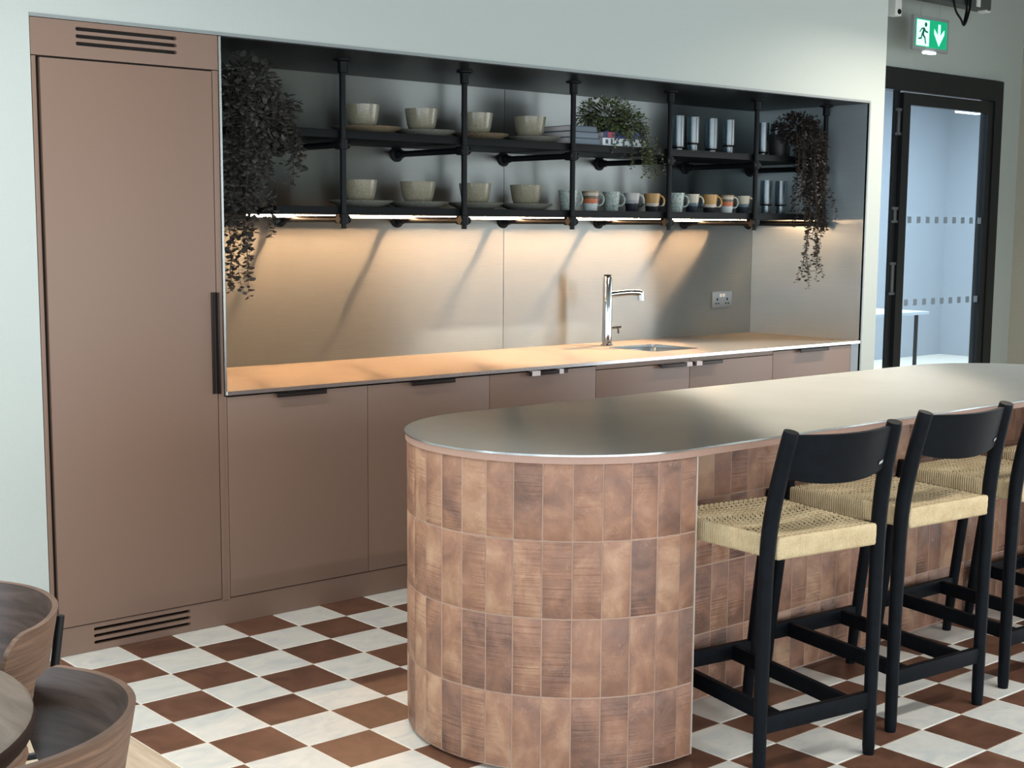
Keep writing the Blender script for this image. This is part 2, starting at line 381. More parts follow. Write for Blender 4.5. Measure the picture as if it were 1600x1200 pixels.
for mat_, par, nm in ((M['marble'], 0, 'white_tiles'), (M['brown'], 1, 'brown_tiles')):
    bm = BM()
    for _, d, i, j, x, y in rest:
        if (i + j) % 2 == par: box(bm, x - TS / 2 + .0022 + (TS * .3 if i == -2 else 0), x + TS / 2 - .0022, y - TS / 2 + .0022, min(y + TS / 2 - .0022, .9), -.0045, 0)
    stuff(obj(nm, bm, mat_, floor, smooth=False))
for s in (tA, tB, tC, tD): bpy.data.objects.remove(s)
# oak planks beside the tiles
px_ = -.846; k = 0; WX = []
while px_ > -6:
    WX.append((px_ - .138, px_)); px_ -= .140
rest_pl = BM()
for n_, (a, b) in enumerate(WX):
    yy = .0 - random.random() * 1.4; segs = []; top = 0.0
    while top > -9:
        segs.append((max(-9, yy), top)); top = yy; yy -= 1.5
    for (y0, y1) in segs:
        vis = any(in_view(a, y0 + (y1 - y0) * t, 0, 80)[0] for t in (0, .25, .5, .75, 1))
        if vis:
            bm = BM(); box(bm, -(b - a) / 2, (b - a) / 2, -(y1 - y0) / 2 + .001, (y1 - y0) / 2 - .001, -.0045, 0)
            obj('plank', bm, M['plank'], floor, loc=((a + b) / 2, (y0 + y1) / 2, 0))
        else: box(rest_pl, a, b, y0 + .001, y1 - .001, -.0045, 0)
stuff(obj('far_planks', rest_pl, M['plank'], floor))
B('trim_1', plain('painted_skirting', (214, 220, 218), .5), None, -6, NX0 - .003, -.012, 0, 0, .11, bev=.002); struct(bpy.data.objects['trim_1'])
# thin steel trim round the recess
bm = BM(); box(bm, NX0, NX1 + .01, -.004, .03, NZ - .006, NZ + .006); box(bm, NX1, NX1 + .012, -.004, .03, 0, NZ - .006); 
struct(obj('trim_2', bm, plain('trim_grey', (140, 146, 146), .4, .3)))

# ============================================================ steel lining of the recess
nl = empty('steel_splashback', (0, 0, 0)); tag(nl, 'brushed steel lining of the kitchen recess behind the shelves and worktop', 'splashback')
B('back_panel', M['steel'], nl, .0, 2.087, ND, ND + .02, .90, 2.252)
B('back_panel', M['steel'], nl, 2.090, NX1, ND, ND + .02, .90, 2.252)
B('side_panel', M['steel_side'], nl, NX1 - .014, NX1, .0, ND - .001, 0, 2.252)
B('left_side_panel', M['steel_side'], nl, .0, .006, -.0, ND - .001, .922, 2.252)
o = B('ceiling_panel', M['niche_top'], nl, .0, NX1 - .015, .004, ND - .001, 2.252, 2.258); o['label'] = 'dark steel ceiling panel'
o = B('edge_trim', M['steel_edge'], nl, -.004, .005, -.006, -.001, .905, 2.252)

# ============================================================ tall cabinet
tc = empty('tall_cabinet', (-.36, 0, 0)); tag(tc, 'tall brown integrated fridge cabinet with slotted vents, left of the worktop', 'cabinet')
def part(name, mat, par, *a, bev=0):
    ox = par.location if par else Vector((0, 0, 0))
    p = par
    while p is not None and p.parent: p = p.parent; ox = ox + p.location
    a = (a[0] - ox.x, a[1] - ox.x, a[2] - ox.y, a[3] - ox.y, a[4] - ox.z, a[5] - ox.z)
    bm = BM(); box(bm, *a, bev=bev); return obj(name, bm, mat, par)
part('carcass', M['gap'], tc, NX0 + .02, -.005, .024, .79, .1, 2.24)
part('side_filler', M['cab'], tc, NX0 + .003, -.704, .0, .03, .1, 2.126, bev=.001)
part('side_filler', M['cab'], tc, -.029, -.0055, .0, .79, .1, 2.126, bev=.001)
part('side_filler', M['cab'], tc, -.0055, .0045, .0, .02, .1, .90)
bm = BM(); plate_with_holes(bm, [(NX0 + .362, 2.129), (-.005 + .36, 2.129), (-.005 + .36, NZ - .008), (NX0 + .362, NZ - .008)],
    [slot(-.558 + .36, -.172 + .36, z, z + .013) for z in (2.172, 2.197, 2.222)], .02, 'y')
gp = obj('vent_panel', bm, M['cab'], tc); gp['label'] = 'brown panel with three slotted vents'
dr = part('door', M['cab'], tc, -.690, -.033, -.001, .02, .108, 2.122, bev=.0012)
bm = BM(); box(bm, -.033 + .36 - .005, -.033 + .36 + .003, -.024, -.0015, .915, 1.302, bev=.001); box(bm, -.033 + .36 - .022, -.033 + .36 - .008, -.004, -.0015, .915, 1.302)
obj('handle', bm, M['handle'], dr)['label'] = 'long black edge handle'

# plinth along the whole run, with the lower vent slots
pl = empty('plinth', (1.6, 0, 0)); tag(pl, 'long brown plinth below the cabinets with three vent slots at its left', 'plinth')
bm = BM(); plate_with_holes(bm, [(NX0 - 1.6 + .003, .001), (4.012 - 1.6, .001), (4.012 - 1.6, .104), (NX0 - 1.6 + .003, .104)],
    [slot(-.559 - 1.6, -.166 - 1.6, z, z + .012) for z in (.026, .051, .076)], .02, 'y')
obj('plinth_board', bm, M['cab'], pl, loc=(0, .003, 0))
part('dark_backing', M['gap'], pl, NX0 + .02, 4.0, .06, .08, .001, .1)

# ============================================================ base cabinets
DXS = [.004, .664, 1.326, 1.987, 2.651, 3.315, 4.012]
LAB = ['brown base cabinet door next to the tall cabinet, first from the left', 'brown base cabinet, second from the left, half hidden by the island end',
       'brown base cabinet with pale pieces on its handle, third from the left', 'brown base cabinet under the sink, left one of the pair with handles meeting',
       'brown base cabinet under the sink, right one of the pair with handles meeting', 'brown base cabinet at the right end beside the steel panel']
HX = [(.216, .446), (.877, 1.110), (1.541, 1.780), (2.413, 2.640), (2.658, 2.875), (3.521, 3.774)]
for k in range(6):
    x0, x1 = DXS[k], DXS[k + 1]; c = empty('base_cabinet', ((x0 + x1) / 2, 0, 0)); tag(c, LAB[k], 'cabinet', 'brown base cabinets under the worktop')
    part('carcass', M['gap'], c, x0 + .004, x1 - .004, .024, .78, .104, .74)
    sink = k in (3, 4); zt = .878 if sink else .897
    if sink: part('top_rail', M['cab'], c, x0 + .002, x1 - .002, .0, .02, .882, .904)
    d = part('door', M['cab'], c, x0 + (.0015 if k != 0 else .003), x1 - .0015, -.001, .02, .108, zt, bev=.0012)
    a, b = HX[k]; cx = (x0 + x1) / 2
    bm = BM(); box(bm, a - cx, b - cx, -.028, -.0015, zt + .0005, zt + .004); box(bm, a - cx, b - cx, -.028, -.024, zt - .014, zt + .004, bev=.0008)
    obj('handle', bm, M['handle'], d)['label'] = 'black edge handle'
    for (ta, tb, kk) in ((1.556, 1.606, 2), (1.725, 1.752, 2), (2.600, 2.640, 3), (2.672, 2.715, 4)):
        if kk == k:
            bm = BM(); box(bm, ta - cx, tb - cx, -.0295, -.0285, zt - .016, zt + .005); box(bm, ta - cx, tb - cx, -.0285, -.006, zt + .0045, zt + .0055)
            obj('pale_piece', bm, M['paper'], d)['label'] = 'pale piece over the handle'  # pale piece laid over the handle edge

# ============================================================ worktop with sink and tap
wt = empty('worktop', (2.0, 0, .905)); tag(wt, 'long brushed steel worktop along the back wall with a sink cut-out', 'worktop')
bm = BM(); plate_with_holes(bm, [(.004 - 2, -.012), (NX1 - .016 - 2, -.012), (NX1 - .016 - 2, ND - .001), (.004 - 2, ND - .001)], [rrect(2.60 - 2, 2.955 - 2, .20, .545, .03)[::-1]], .015, 'z')
for f in bm.faces:
    f.normal_update()
    if abs(f.normal.z) < .9: f.material_index = 1
obj('steel_sheet', bm, [M['steel_work'], M['steel_edge']], wt)
part('steel_end_filler', plain('dull_steel', (128, 134, 138), .5, .6), nl, 4.014, 4.085, .0, .02, 0, .904)
sk = empty('sink', (2.7775, .3725, .92)); tag(sk, 'undermounted steel sink set into the worktop in front of the tap', 'sink')
bm = BM(); rings = []
for (ins, z) in ((-.004, -.016), (.0, -.03), (.004, -.15), (.03, -.172), (.09, -.176)):
    rings.append([bm.verts.new((x, y, z)) for x, y in rrect(-.1775 + ins, .1775 - ins, -.1725 + ins, .1725 - ins, .03)])
for a, b in zip(rings, rings[1:]):
    for k in range(len(a)): bm.faces.new((a[k], a[(k + 1) % len(a)], b[(k + 1) % len(a)], b[k]))
bm.faces.new(rings[-1])
obj('basin', bm, plain('sink_steel', (176, 180, 180), .28, 1), sk)
bm = BM(); lathe(bm, [(0, -.170), (.03, -.171), (.034, -.175)]); obj('drain', bm, M['chrome'], sk)

tp = empty('tap', (2.675, .622, .92)); tag(tp, 'chrome boiling-water tap with a long spout behind the sink', 'tap')
bm = BM(); lathe(bm, [(0, 0), (.034, 0), (.034, .004), (.026, .008), (.025, .365), (.022, .372), (0, .374)], seg=24); obj('body', bm, M['chrome'], tp)
bm = BM(); tube(bm, [(.01, -.01, .275), (.06, -.035, .282), (.12, -.062, .286), (.155, -.079, .285), (.172, -.087, .276)], [.019, .018, .017, .018, .020], 14)
tube(bm, [(.168, -.085, .285), (.170, -.086, .243)], .019, 14); obj('spout', bm, M['chrome'], tp)
bm = BM(); tube(bm, [(.02, -.008, .095), (.075, -.03, .098)], .0075, 10); tube(bm, [(.06, -.024, .096), (.062, -.025, .065)], .006, 8); obj('lever', bm, M['chrome'], tp)
bm = BM(); lathe(bm, [(0, .374), (.021, .3745), (.019, .382), (0, .383)], seg=20); obj('top_cap', bm, M['black'], tp)

# ============================================================ power sockets
def socket(name, loc, lab, side=False):
    s = empty(name, loc, pi / 2 * 0); tag(s, lab, 'socket')
    bm = BM(); box(bm, -.088, .088, -.010, -.0008, -.048, .048, bev=.002); obj('face_plate', bm, plain('satin_steel_plate', (150, 154, 156), .35, .8), s)
    bm = BM()
    for cx in (-.045, .045):
        box(bm, cx - .006, cx + .006, -.0106, -.0098, -.004, .010); box(bm, cx - .017, cx - .006, -.0106, -.0098, -.026, -.018); box(bm, cx + .006, cx + .017, -.0106, -.0098, -.026, -.018)
    obj('pin_holes', bm, M['black'], s)
    for cx in (-.014, .014):
        bm = BM(); box(bm, cx - .010, cx + .010, -.013, -.0098, .016, .036, bev=.001); obj('switch', bm, M['white'], s)
    return s
socket('double_socket', (3.812, ND, 1.127), 'satin steel double socket with white switches right of the tap')
s = empty('side_socket', (.0065, .11, 1.19)); tag(s, 'chrome socket plate on the recess side below the dark hanging plant', 'socket')
bm = BM(); box(bm, 0, .012, -.088, .088, -.045, .045, bev=.002); obj('face_plate', bm, M['steel_edge'], s)
bm = BM(); box(bm, .012, .0145, -.03, -.01, .005, .025); obj('switch', bm, M['white'], s)

# ============================================================ pipe shelving
ps = empty('pipe_shelving', (2.2, .28, 1.6)); tag(ps, 'two tier black pipe shelving hung in the steel recess', 'shelving')
PX = [.741, 1.404, 2.083, 2.772, 3.467, 4.045]; PY = .28
O3 = Vector((2.2, .28, 1.6))
def ptube(name, pts, r, mat, par, seg=12):
    bm = BM(); tube(bm, [Vector(p) - O3 for p in pts], r, seg); return obj(name, bm, mat, par)
part('shelf_board', M['shelf'], ps, .42, 4.02, PY + .015, .755, 1.603, 1.637, bev=.001)['label'] = 'lower black shelf board'
part('shelf_board', M['shelf'], ps, .27, 4.02, PY + .015, .755, 1.926, 1.960, bev=.001)['label'] = 'upper black shelf board'
for i, x in enumerate(PX):
    y = PY if i < 5 else .25
    p = ptube('pole', [(x, y, 2.251), (x, y, 1.543)], .0135, M['black'], ps)
    bm = BM(); lathe(bm, [(0, 0), (.038, 0), (.038, -.006), (.020, -.010), (.020, -.055), (.014, -.058)], (x - O3.x, y - O3.y, 2.2515 - O3.z), 20); obj('ceiling_flange', bm, M['black'], p)
    for z in (1.583, 1.898):
        bm = BM(); lathe(bm, [(.0137, -.022), (.022, -.020), (.022, .020), (.0137, .022)], (x - O3.x, y - O3.y, z - O3.z), 16)
        tube(bm, [(x - O3.x, y + .005 - O3.y, z - O3.z), (x - O3.x, y + .045 - O3.y, z - O3.z)], .020, 14); tube(bm, [(x - .028 - O3.x, y - O3.y, z - O3.z), (x + .028 - O3.x, y - O3.y, z - O3.z)], .017, 12)
        obj('pipe_joint', bm, M['black'], p)
        b = ptube('bracket_pipe', [(x, y + .03, z), (x, ND - .012, z)], .0145, M['black'], ps)
        bm = BM(); tube(bm, [(x - O3.x, ND - .0005 - O3.y, z - O3.z), (x - O3.x, ND - .008 - O3.y, z - O3.z), (x - O3.x, ND - .012 - O3.y, z - O3.z), (x - O3.x, ND - .05 - O3.y, z - O3.z)], [.036, .036, .021, .019], 20)
        obj('wall_flange', bm, M['black'], b)
xs = [.50] + PX[1:5] + [4.02]
LE = [.50] + [v for x in PX[1:5] for v in (x - .010, x + .010)] + [3.86]
LE = [.50, PX[0] - .010, PX[0] + .010] + LE[1:]
for a_, b_ in zip(LE[::2], LE[1::2]):
    led = part('led_strip', M['led'], ps, a_, b_, .658, .676, 1.5965, 1.6028); led['label'] = 'glowing warm LED strip under the lower shelf'
part('led_channel', plain('led_rail', (200, 200, 196), .4, .5), ps, .50, 4.00, .677, .684, 1.590, 1.6028)

# ============================================================ crockery
def bowl(r, h, x, y, z, mat, seed):
    bm = BM(); b = .66
    lathe(bm, [(0, .002), (r * b * .8, 0), (r * b, .004), (r * .86, h * .40), (r * .96, h * .80), (r, h), (r * .965, h * 1.005), (r * .92, h * .80), (r * .80, h * .42), (r * .6, h * .14), (0, h * .10)], seg=32, wob=.015, seed=seed)
    return obj('bowl', bm, mat, None, loc=(x, y, z), ang=1.2)
def plate(r, x, y, z, mat, seed):
    bm = BM(); lathe(bm, [(0, 0), (r * .62, 0), (r * .66, .003), (r * .97, .024), (r, .029), (r * .975, .031), (r * .68, .012), (r * .6, .008), (0, .008)], seg=40, wob=.02, seed=seed)
    return obj('plate', bm, mat, None, loc=(x, y, z), ang=1.2)
ZU, ZL = 1.960, 1.637
UP = [(.955, .0755, .155, 'tan'), (1.283, .076, .142, ''), (1.612, .076, .137, 'tan'), (1.945, .081, .141, '')]
LO = [(.940, .0765, .145, ''), (1.262, .082, .144, ''), (1.603, .077, .135, ''), (1.925, .080, .138, '')]
ORD = ['leftmost', 'second from the left', 'third from the left', 'rightmost']
for row, z, nm in ((UP, ZU, 'upper'), (LO, ZL, 'lower')):
    for k, (x, rb, rp, kind) in enumerate(row):
        pcol = 'tan' if kind else 'sage grey'
        p = plate(rp, x + (.03 if row is UP else .01), .455, z, M['plate_tan'] if kind else M['plate'], k * 1.7 + z)
        tag(p, f'{pcol} stoneware plate on the {nm} shelf, {ORD[k]} of four', 'plate', f'stoneware plates on the {nm} shelf')
        b = bowl(rb, .118 if row is UP else .112, x + .01, .455, z + (.0085), M['bowl'], k + z)
        tag(b, f'oat glazed bowl on a plate, {nm} shelf, {ORD[k]} of four bowls', 'bowl', f'glazed bowls on the {nm} shelf')
def mug(x, y, z, r, h, mat, ang, lab, handle=True):
    m = empty('mug', (x, y, z), ang); tag(m, lab, 'mug', 'patterned mugs on the lower shelf')
    bm = BM(); b = .70
    lathe(bm, [(0, .002), (r * b, 0), (r * (b + .04), .004), (r * .93, h * .75), (r, h), (r * .96, h * 1.0), (r * .88, h * .75), (r * .66, .012), (0, .010)], seg=28)
    obj('cup', bm, mat, m, ang=1.2)
    bm = BM(); pts = []
    for t in range(9):
        a = radians(100 - t * 25); pts.append((r * .86 + .024 * cos(a) + .004, 0, h * .58 + .030 * sin(a)))
    pts[-1] = (r * .76, 0, h * .30)
    tube(bm, pts, .0052, 8); obj('handle', bm, M['mug_white'] if mat in (M['mug_white'], M['mug_orange']) else mat, m)
MUGS = [(2.215, .051, .102, 'mug_white', 'mint speckled mug behind the third pole, leftmost of the mugs'), (2.372, .046, .100, 'mug_orange', 'orange banded mug, the left one of two, second mug from the left'),
        (2.523, .047, .100, 'mug_white', 'mint speckled mug between the orange banded and the navy based mug'), (2.672, .043, .096, 'mug_grey', 'grey mug with navy base, fourth mug from the left'),
        (2.826, .044, .097, 'mug_ochre', 'ochre mug with black base left of the fourth pole'), (3.017, .044, .104, 'mug_white', 'mint speckled mug right of the fourth pole'),
        (3.142, .041, .100, 'mug_cream', 'cream mug with navy base, second mug right of the fourth pole'), (3.288, .044, .100, 'mug_ochre', 'ochre mug with black base in the bay left of the glasses'),
        (3.432, .041, .100, 'mug_orange', 'orange banded mug in the bay left of the glasses'), (3.566, .044, .098, 'mug_cream', 'cream mug with dark base just left of the fifth pole')]
for x, r, h, mt, lab in MUGS: mug(x, .45, ZL, r, h, M[mt], radians(-38), lab)
def tumbler(x, y, z, zs, lab, grp):
    t = empty('glass', (x, y, z)); tag(t, lab, 'glass', grp)
    r = .034; h = .19; bm = BM()
    lathe(bm, [(0, .004), (.026, .0), (.027, .003), (.0265, zs), (r - .001, zs + .004), (r, zs + .01), (r, h), (r - .0025, h), (r - .003, zs + .016), (.022, zs + .006), (.0235, .012), (0, .010)], seg=24)
    obj('tumbler', bm, M['tumbler'], t, ang=.5)
    bm = BM(); lathe(bm, [(.0275, zs - .002), (r + .0008, zs + .002), (r + .001, zs + .006), (.0300, zs + .007)], seg=24); obj('rim_band', bm, M['black'], t)
GL = [(3.018, .020, 'leftmost of the four tall glasses between the fourth and fifth poles'), (3.138, .045, 'second of the four tall glasses between the fourth and fifth poles'),
      (3.289, .020, 'third of the four tall glasses between the fourth and fifth poles'), (3.434, .045, 'rightmost of the four tall glasses between the fourth and fifth poles')]
for x, zs, lab in GL: tumbler(x, .45, ZU, zs, 'smoked blue glass, ' + lab, 'tall smoked glasses on the upper shelf')
tumbler(3.732, .45, ZU, .020, 'smoked blue glass just right of the fifth pole on the upper shelf', 'tall smoked glasses on the upper shelf')
tumbler(3.853, .45, ZU, .020, 'smoked blue glass on the upper shelf touching the right hanging plant', 'tall smoked glasses on the upper shelf')
tumbler(3.776, .45, ZL, .048, 'smoked blue glass on the lower shelf, left one of two', 'tall smoked glasses on the lower shelf')
tumbler(3.909, .45, ZL, .048, 'smoked blue glass on the lower shelf, right one of two', 'tall smoked glasses on the lower shelf')

# books on the upper shelf
def book(x0, x1, y0, y1, z0, z1, col, lab, spine=None):
    b = empty('book', ((x0 + x1) / 2, (y0 + y1) / 2, z0)); tag(b, lab, 'book', 'stacked books on the upper shelf')
    w, d, h = (x1 - x0) / 2, (y1 - y0) / 2, z1 - z0; cm = plain('book_cover', col, .55)
    bm = BM(); box(bm, -w, w, -d, d, 0, .0025); box(bm, -w, w, -d, d, h - .0025, h); box(bm, -w, w, -d, -d + .0025, .0025, h - .0025); obj('cover', bm, cm, b)
    bm = BM(); box(bm, -w + .003, w - .003, -d + .004, d - .003, .003, h - .003); obj('pages', bm, M['paper'], b)
    if spine:
        for (a, c, cc, z_0, z_1) in spine:
            bm = BM(); box(bm, -w + 2 * w * a, -w + 2 * w * c, -d - .0008, -d - .0001, h * z_0, h * z_1); obj('spine_print', bm, plain('spine_ink', cc, .5), b)
zb = ZU
for k, (t, c, lab) in enumerate([(.034, (94, 110, 124), 'slate blue book at the bottom of the left stack'), (.030, (104, 118, 132), 'grey blue book in the middle of the left stack'), (.028, (88, 104, 116), 'slate book on top of the left stack')]):
    book(2.105 + .004 * k, 2.315 - .012 * k, .33, .60, zb, zb + t - .001, c, lab, [(.0, 1, (40, 52, 66), .84, 1)]); zb += t
book(2.335, 2.650, .33, .60, ZU, ZU + .040, (214, 222, 226), 'white patterned book under the ivy pot, bottom of the right stack',
     [(.06, .12, (60, 84, 96), .3, .8), (.18, .22, (40, 60, 70), .2, .9), (.30, .36, (96, 120, 130), .3, .7), (.45, .49, (70, 90, 80), .1, .9), (.60, .66, (110, 130, 120), .4, .9), (.74, .78, (60, 70, 90), .2, .6), (.86, .92, (120, 140, 150), .3, .8)])
book(2.345, 2.640, .335, .60, ZU + .041, ZU + .071, (60, 72, 110), 'red and blue blocked book under the ivy pot, top of the right stack',
     [(.10, .26, (176, 66, 92), .05, .95), (.30, .42, (36, 60, 140), .05, .95), (.54, .68, (128, 56, 68), .05, .95), (.76, .98, (34, 60, 150), .05, .95)])

# ============================================================ plants
def leaf(bm, p, d, up, L, w):
    d = d.normalized(); s = d.cross(up); s = s.normalized() if s.length > 1e-4 else Vector((1, 0, 0)); n = s.cross(d)
    a = bm.verts.new(p); t = bm.verts.new(p + d * L - n * L * .10)
    l1 = bm.verts.new(p + d * L * .35 + s * w - n * w * .3); l2 = bm.verts.new(p + d * L * .75 + s * w * .75 - n * w * .3)
    r1 = bm.verts.new(p + d * L * .35 - s * w - n * w * .3); r2 = bm.verts.new(p + d * L * .75 - s * w * .75 - n * w * .3)
    m = bm.verts.new(p + d * L * .55)
    for f in ((a, l1, m), (l1, l2, m), (l2, t, m), (a, m, r1), (r1, m, r2), (r2, m, t)): bm.faces.new(f)
def strand(bl, bs, p0, length, rnd, drift=(0, 0), out=.0, size=.012, step=.015, lim=None):
    p = Vector(p0); v = Vector((drift[0], drift[1], -1)).normalized(); pts = [p.copy()]; s = 0; k = 0; ph = rnd.random() * 6
    while s < length:
        v = (v + Vector((rnd.uniform(-1, 1) * .16 + drift[0] * .05, rnd.uniform(-1, 1) * .10, -.12))).normalized()
        p = p + v * step; s += step
        if lim:
            p.x = min(max(p.x, lim[0]), lim[1]); p.y = min(max(p.y, lim[2]), lim[3])
        pts.append(p.copy()); k += 1; ph += 2.2 + rnd.uniform(-.4, .4)
        d = Vector((cos(ph), sin(ph) * .8, rnd.uniform(-.5, .35))); sz = size * rnd.uniform(.75, 1.3)
        leaf(bl, p + d * .003, d, Vector((rnd.uniform(-.9, .9), rnd.uniform(-.9, .9), 1)), sz * 1.2, sz * .60)
        if rnd.random() < .45: leaf(bl, p, -d + Vector((0, 0, -.5)), Vector((0, 0, 1)), sz, sz * .45)
    tube(bs, pts[::2] if len(pts) > 3 else pts, .0011, 4, False)
def potted(name, loc, lab, mat, strands, pot_r, pot_h, dome, seed, size, lim=None, potlab=None):
    rnd = random.Random(seed); e = empty(name, loc); tag(e, lab, 'plant')
    o = Vector(loc)
    if pot_r:
        bm = BM(); lathe(bm, [(0, 0), (pot_r * .8, 0), (pot_r, pot_h), (pot_r * .92, pot_h), (pot_r * .8, pot_h * .85), (0, pot_h * .85)], seg=24); obj('pot', bm, M['pot'], e)
    bl, bs = BM(), BM()
    for (x, y, z, n, l0, l1, dx, sp) in strands:
        for _ in range(n):
            q = Vector((x + rnd.uniform(-sp, sp), y + rnd.uniform(-sp, sp) * .7, z + rnd.uniform(-.03, .03)))
            lm = (lim[0] - o.x, lim[1] - o.x, lim[2] - o.y, lim[3] - o.y) if lim else None
            strand(bl, bs, q - o, rnd.uniform(l0, l1), rnd, (dx, -.1), size=size, lim=lm)
    for (x, y, z, rx, ry, rz, n) in dome:
        for _ in range(n):
            u = Vector((rnd.gauss(0, 1), rnd.gauss(0, 1), rnd.gauss(0, 1))).normalized() * rnd.uniform(.55, 1.0)
            p = Vector((x + u.x * rx, y + u.y * ry, z + u.z * rz))
            if lim: p.x = min(max(p.x, lim[0]), lim[1]); p.y = min(max(p.y, lim[2]), lim[3])
            p.z = min(p.z, 2.24); d = u + Vector((rnd.uniform(-.6, .6), rnd.uniform(-.6, .6), rnd.uniform(-.6, .3))); sz = size * rnd.uniform(.8, 1.35)
            leaf(bl, p - o, d, Vector((rnd.uniform(-.5, .5), rnd.uniform(-.5, .5), 1)), sz * 1.25, sz * .5)
            if rnd.random() < .22: tube(bs, [p - o, Vector((x, y, z)) - o + (p - Vector((x, y, z))) * .4], .0011, 4, False)
    stuff(obj('leaves', bl, mat, e, smooth=False)); stuff(obj('stems', bs, M['stem'], e))
    return e
potted('trailing_plant', (.36, .42, ZU), 'large dark trailing plant hanging at the left end of the shelves', M['leaf_dark'],
    [(.22, .24, 2.16, 14, .35, .62, -.02, .05), (.30, .27, 2.12, 12, .25, .50, .05, .06), (.40, .28, 2.06, 11, .12, .34, .25, .05), (.25, .27, 1.95, 4, .60, .68, .01, .016), (.50, .29, 1.96, 3, .16, .24, .04, .02),
     (.34, .27, 1.95, 3, .34, .43, .02, .014), (.25, .26, 1.75, 3, .40, .49, .02, .016), (.49, .27, 1.93, 2, .12, .20, .10, .02), (.20, .26, 1.9, 5, .28, .42, 0, .03)],
    .07, .12, [(.30, .33, 2.13, .13, .16, .11, 430), (.41, .32, 2.03, .13, .12, .08, 260), (.24, .26, 2.04, .07, .1, .12, 200), (.33, .26, 1.97, .13, .08, .07, 150)], 3, .021, (.012, .60, .06, .6))
potted('trailing_plant', (3.87, .44, ZU), 'dark plum trailing plant hanging at the right end of the shelves', M['leaf_right'],
    [(3.80, .24, 2.08, 14, .30, .50, .02, .05), (3.88, .22, 2.05, 16, .35, .55, .03, .05), (3.95, .22, 2.05, 12, .35, .50, .03, .03), (3.84, .20, 1.68, 5, .32, .45, .02, .02), (3.92, .20, 1.70, 6, .35, .46, .0, .025)],
    .07, .13, [(3.84, .30, 2.12, .12, .14, .09, 760), (3.90, .24, 2.00, .10, .09, .15, 900), (3.91, .22, 1.82, .07, .06, .12, 320)], 5, .0150, (3.6, 4.06, .06, .6))
potted('trailing_ivy', (2.47, .43, ZU + .072), 'green trailing ivy in a dark pot on the stacked books', M['leaf_green'],
    [(2.60, .31, 2.06, 12, .12, .24, .35, .05), (2.52, .29, 2.03, 8, .08, .16, .15, .06), (2.40, .29, 2.03, 4, .03, .10, -.1, .05), (2.64, .28, 1.99, 5, .12, .18, .6, .03)],
    .06, .08, [(2.43, .40, 2.115, .19, .15, .095, 1100), (2.52, .34, 2.07, .12, .10, .08, 420)], 9, .0125, (2.14, 2.9, .20, .62))

# ============================================================ island
IX, IY, IR = .300, -1.602, .500; IX2 = 2.96; FY = IY - IR; RY = -1.79
isl = empty('kitchen_island', (1.6, IY, 0)); tag(isl, 'long kitchen island with rounded terracotta tiled end and brushed steel top', 'kitchen island')
OI = Vector((1.6, IY, 0))
def stadium(r, n=40, x0=IX, x1=IX2):
    p = []
    for k in range(n + 1): a = -pi / 2 + pi * k / n; p.append((x1 - OI.x + r * cos(a), r * sin(a)))
    for k in range(n + 1): a = pi / 2 + pi * k / n; p.append((x0 - OI.x + r * cos(a), r * sin(a)))
    return p
bm = BM(); prism(bm, stadium(.509), .9262, .932); bmesh.ops.bevel(bm, geom=[e for e in bm.edges if abs(e.verts[0].co.z - e.verts[1].co.z) < 1e-5], offset=.0012, segments=2, affect='EDGES')
for f in bm.faces:
    f.normal_update()
    if abs(f.normal.z) < .9: f.material_index = 1
ct = obj('countertop', bm, [M['steel_top'], M['steel_edge']], isl, ang=.5); ct['label'] = 'thin brushed steel top'
bm = BM(); prism(bm, stadium(.505), .9055, .926); obj('fascia_band', bm, M['fascia'], isl, ang=.5)
def core(r, z0, z1, ry):
    """plan outline of the body: two round ends, straight back, recessed seating side"""
    p = []; n = 36; xe = .343 - OI.x; xe2 = 2.92 - OI.x
    for k in range(n + 1):
        a = pi / 2 + pi * k / n; p.append((IX - OI.x + r * cos(a), r * sin(a)))
    p += [(xe, -r), (xe, ry - IY), (xe2, ry - IY), (xe2, -r)]
    for k in range(n + 1): a = -pi / 2 + pi * k / n; p.append((IX2 - OI.x + r * cos(a), r * sin(a)))
    return p
bm = BM(); prism(bm, core(IR - .0018, 0, 0, RY + .0018), .012, .9058); obj('grouted_body', bm, M['grout'], isl, ang=.5)
bm = BM(); prism(bm, core(IR - .030, 0, 0, RY + .02), .0, .0118); obj('toe_kick', bm, M['fascia'], isl, ang=.5)
ROWS = [(.0145, .2300), (.2345, .4590), (.4635, .6825), (.6870, .9040)]
PITCH = radians(9.75); A0 = radians(-92.1)
rt = random.Random(11)
def curved_tile(z0, z1, var, seed):
    bm = BM(); g = .0019 / IR; n = 4; rr = random.Random(seed); ro = IR + var
    a0, a1 = -PITCH / 2 + g, PITCH / 2 - g; hz = (z1 - z0) / 2
    grid = []
    zs = [-hz, -hz + .0022, -hz * .3, hz * .3, hz - .0022, hz]
    for iz, z in enumerate(zs):
        row = []
        for k in range(n + 3):
            e = k in (0, n + 2) or iz in (0, len(zs) - 1)
            if k == 0: a = a0
            elif k == n + 2: a = a1
            else: a = a0 + .0022 / IR + (a1 - a0 - .0044 / IR) * (k - 1) / n
            r = ro - (.0016 if e else 0) + (0 if e else rr.uniform(-.0005, .0005))
            row.append(bm.verts.new((r * cos(a), r * sin(a), z + (rr.uniform(-.0006, .0006) if iz in (0, len(zs) - 1) else 0))))
        grid.append(row)
    for a, b in zip(grid, grid[1:]):
        for k in range(len(a) - 1): bm.faces.new((a[k], a[k + 1], b[k + 1], b[k]))
    return bm
proto = {}
for ri, (z0, z1) in enumerate(ROWS):
    for v in range(3):
        o = obj('tile', curved_tile(z0, z1, (-.0004, 0, .0004)[v], ri * 7 + v), M['tile'], isl, ang=.9); proto[(ri, v)] = o
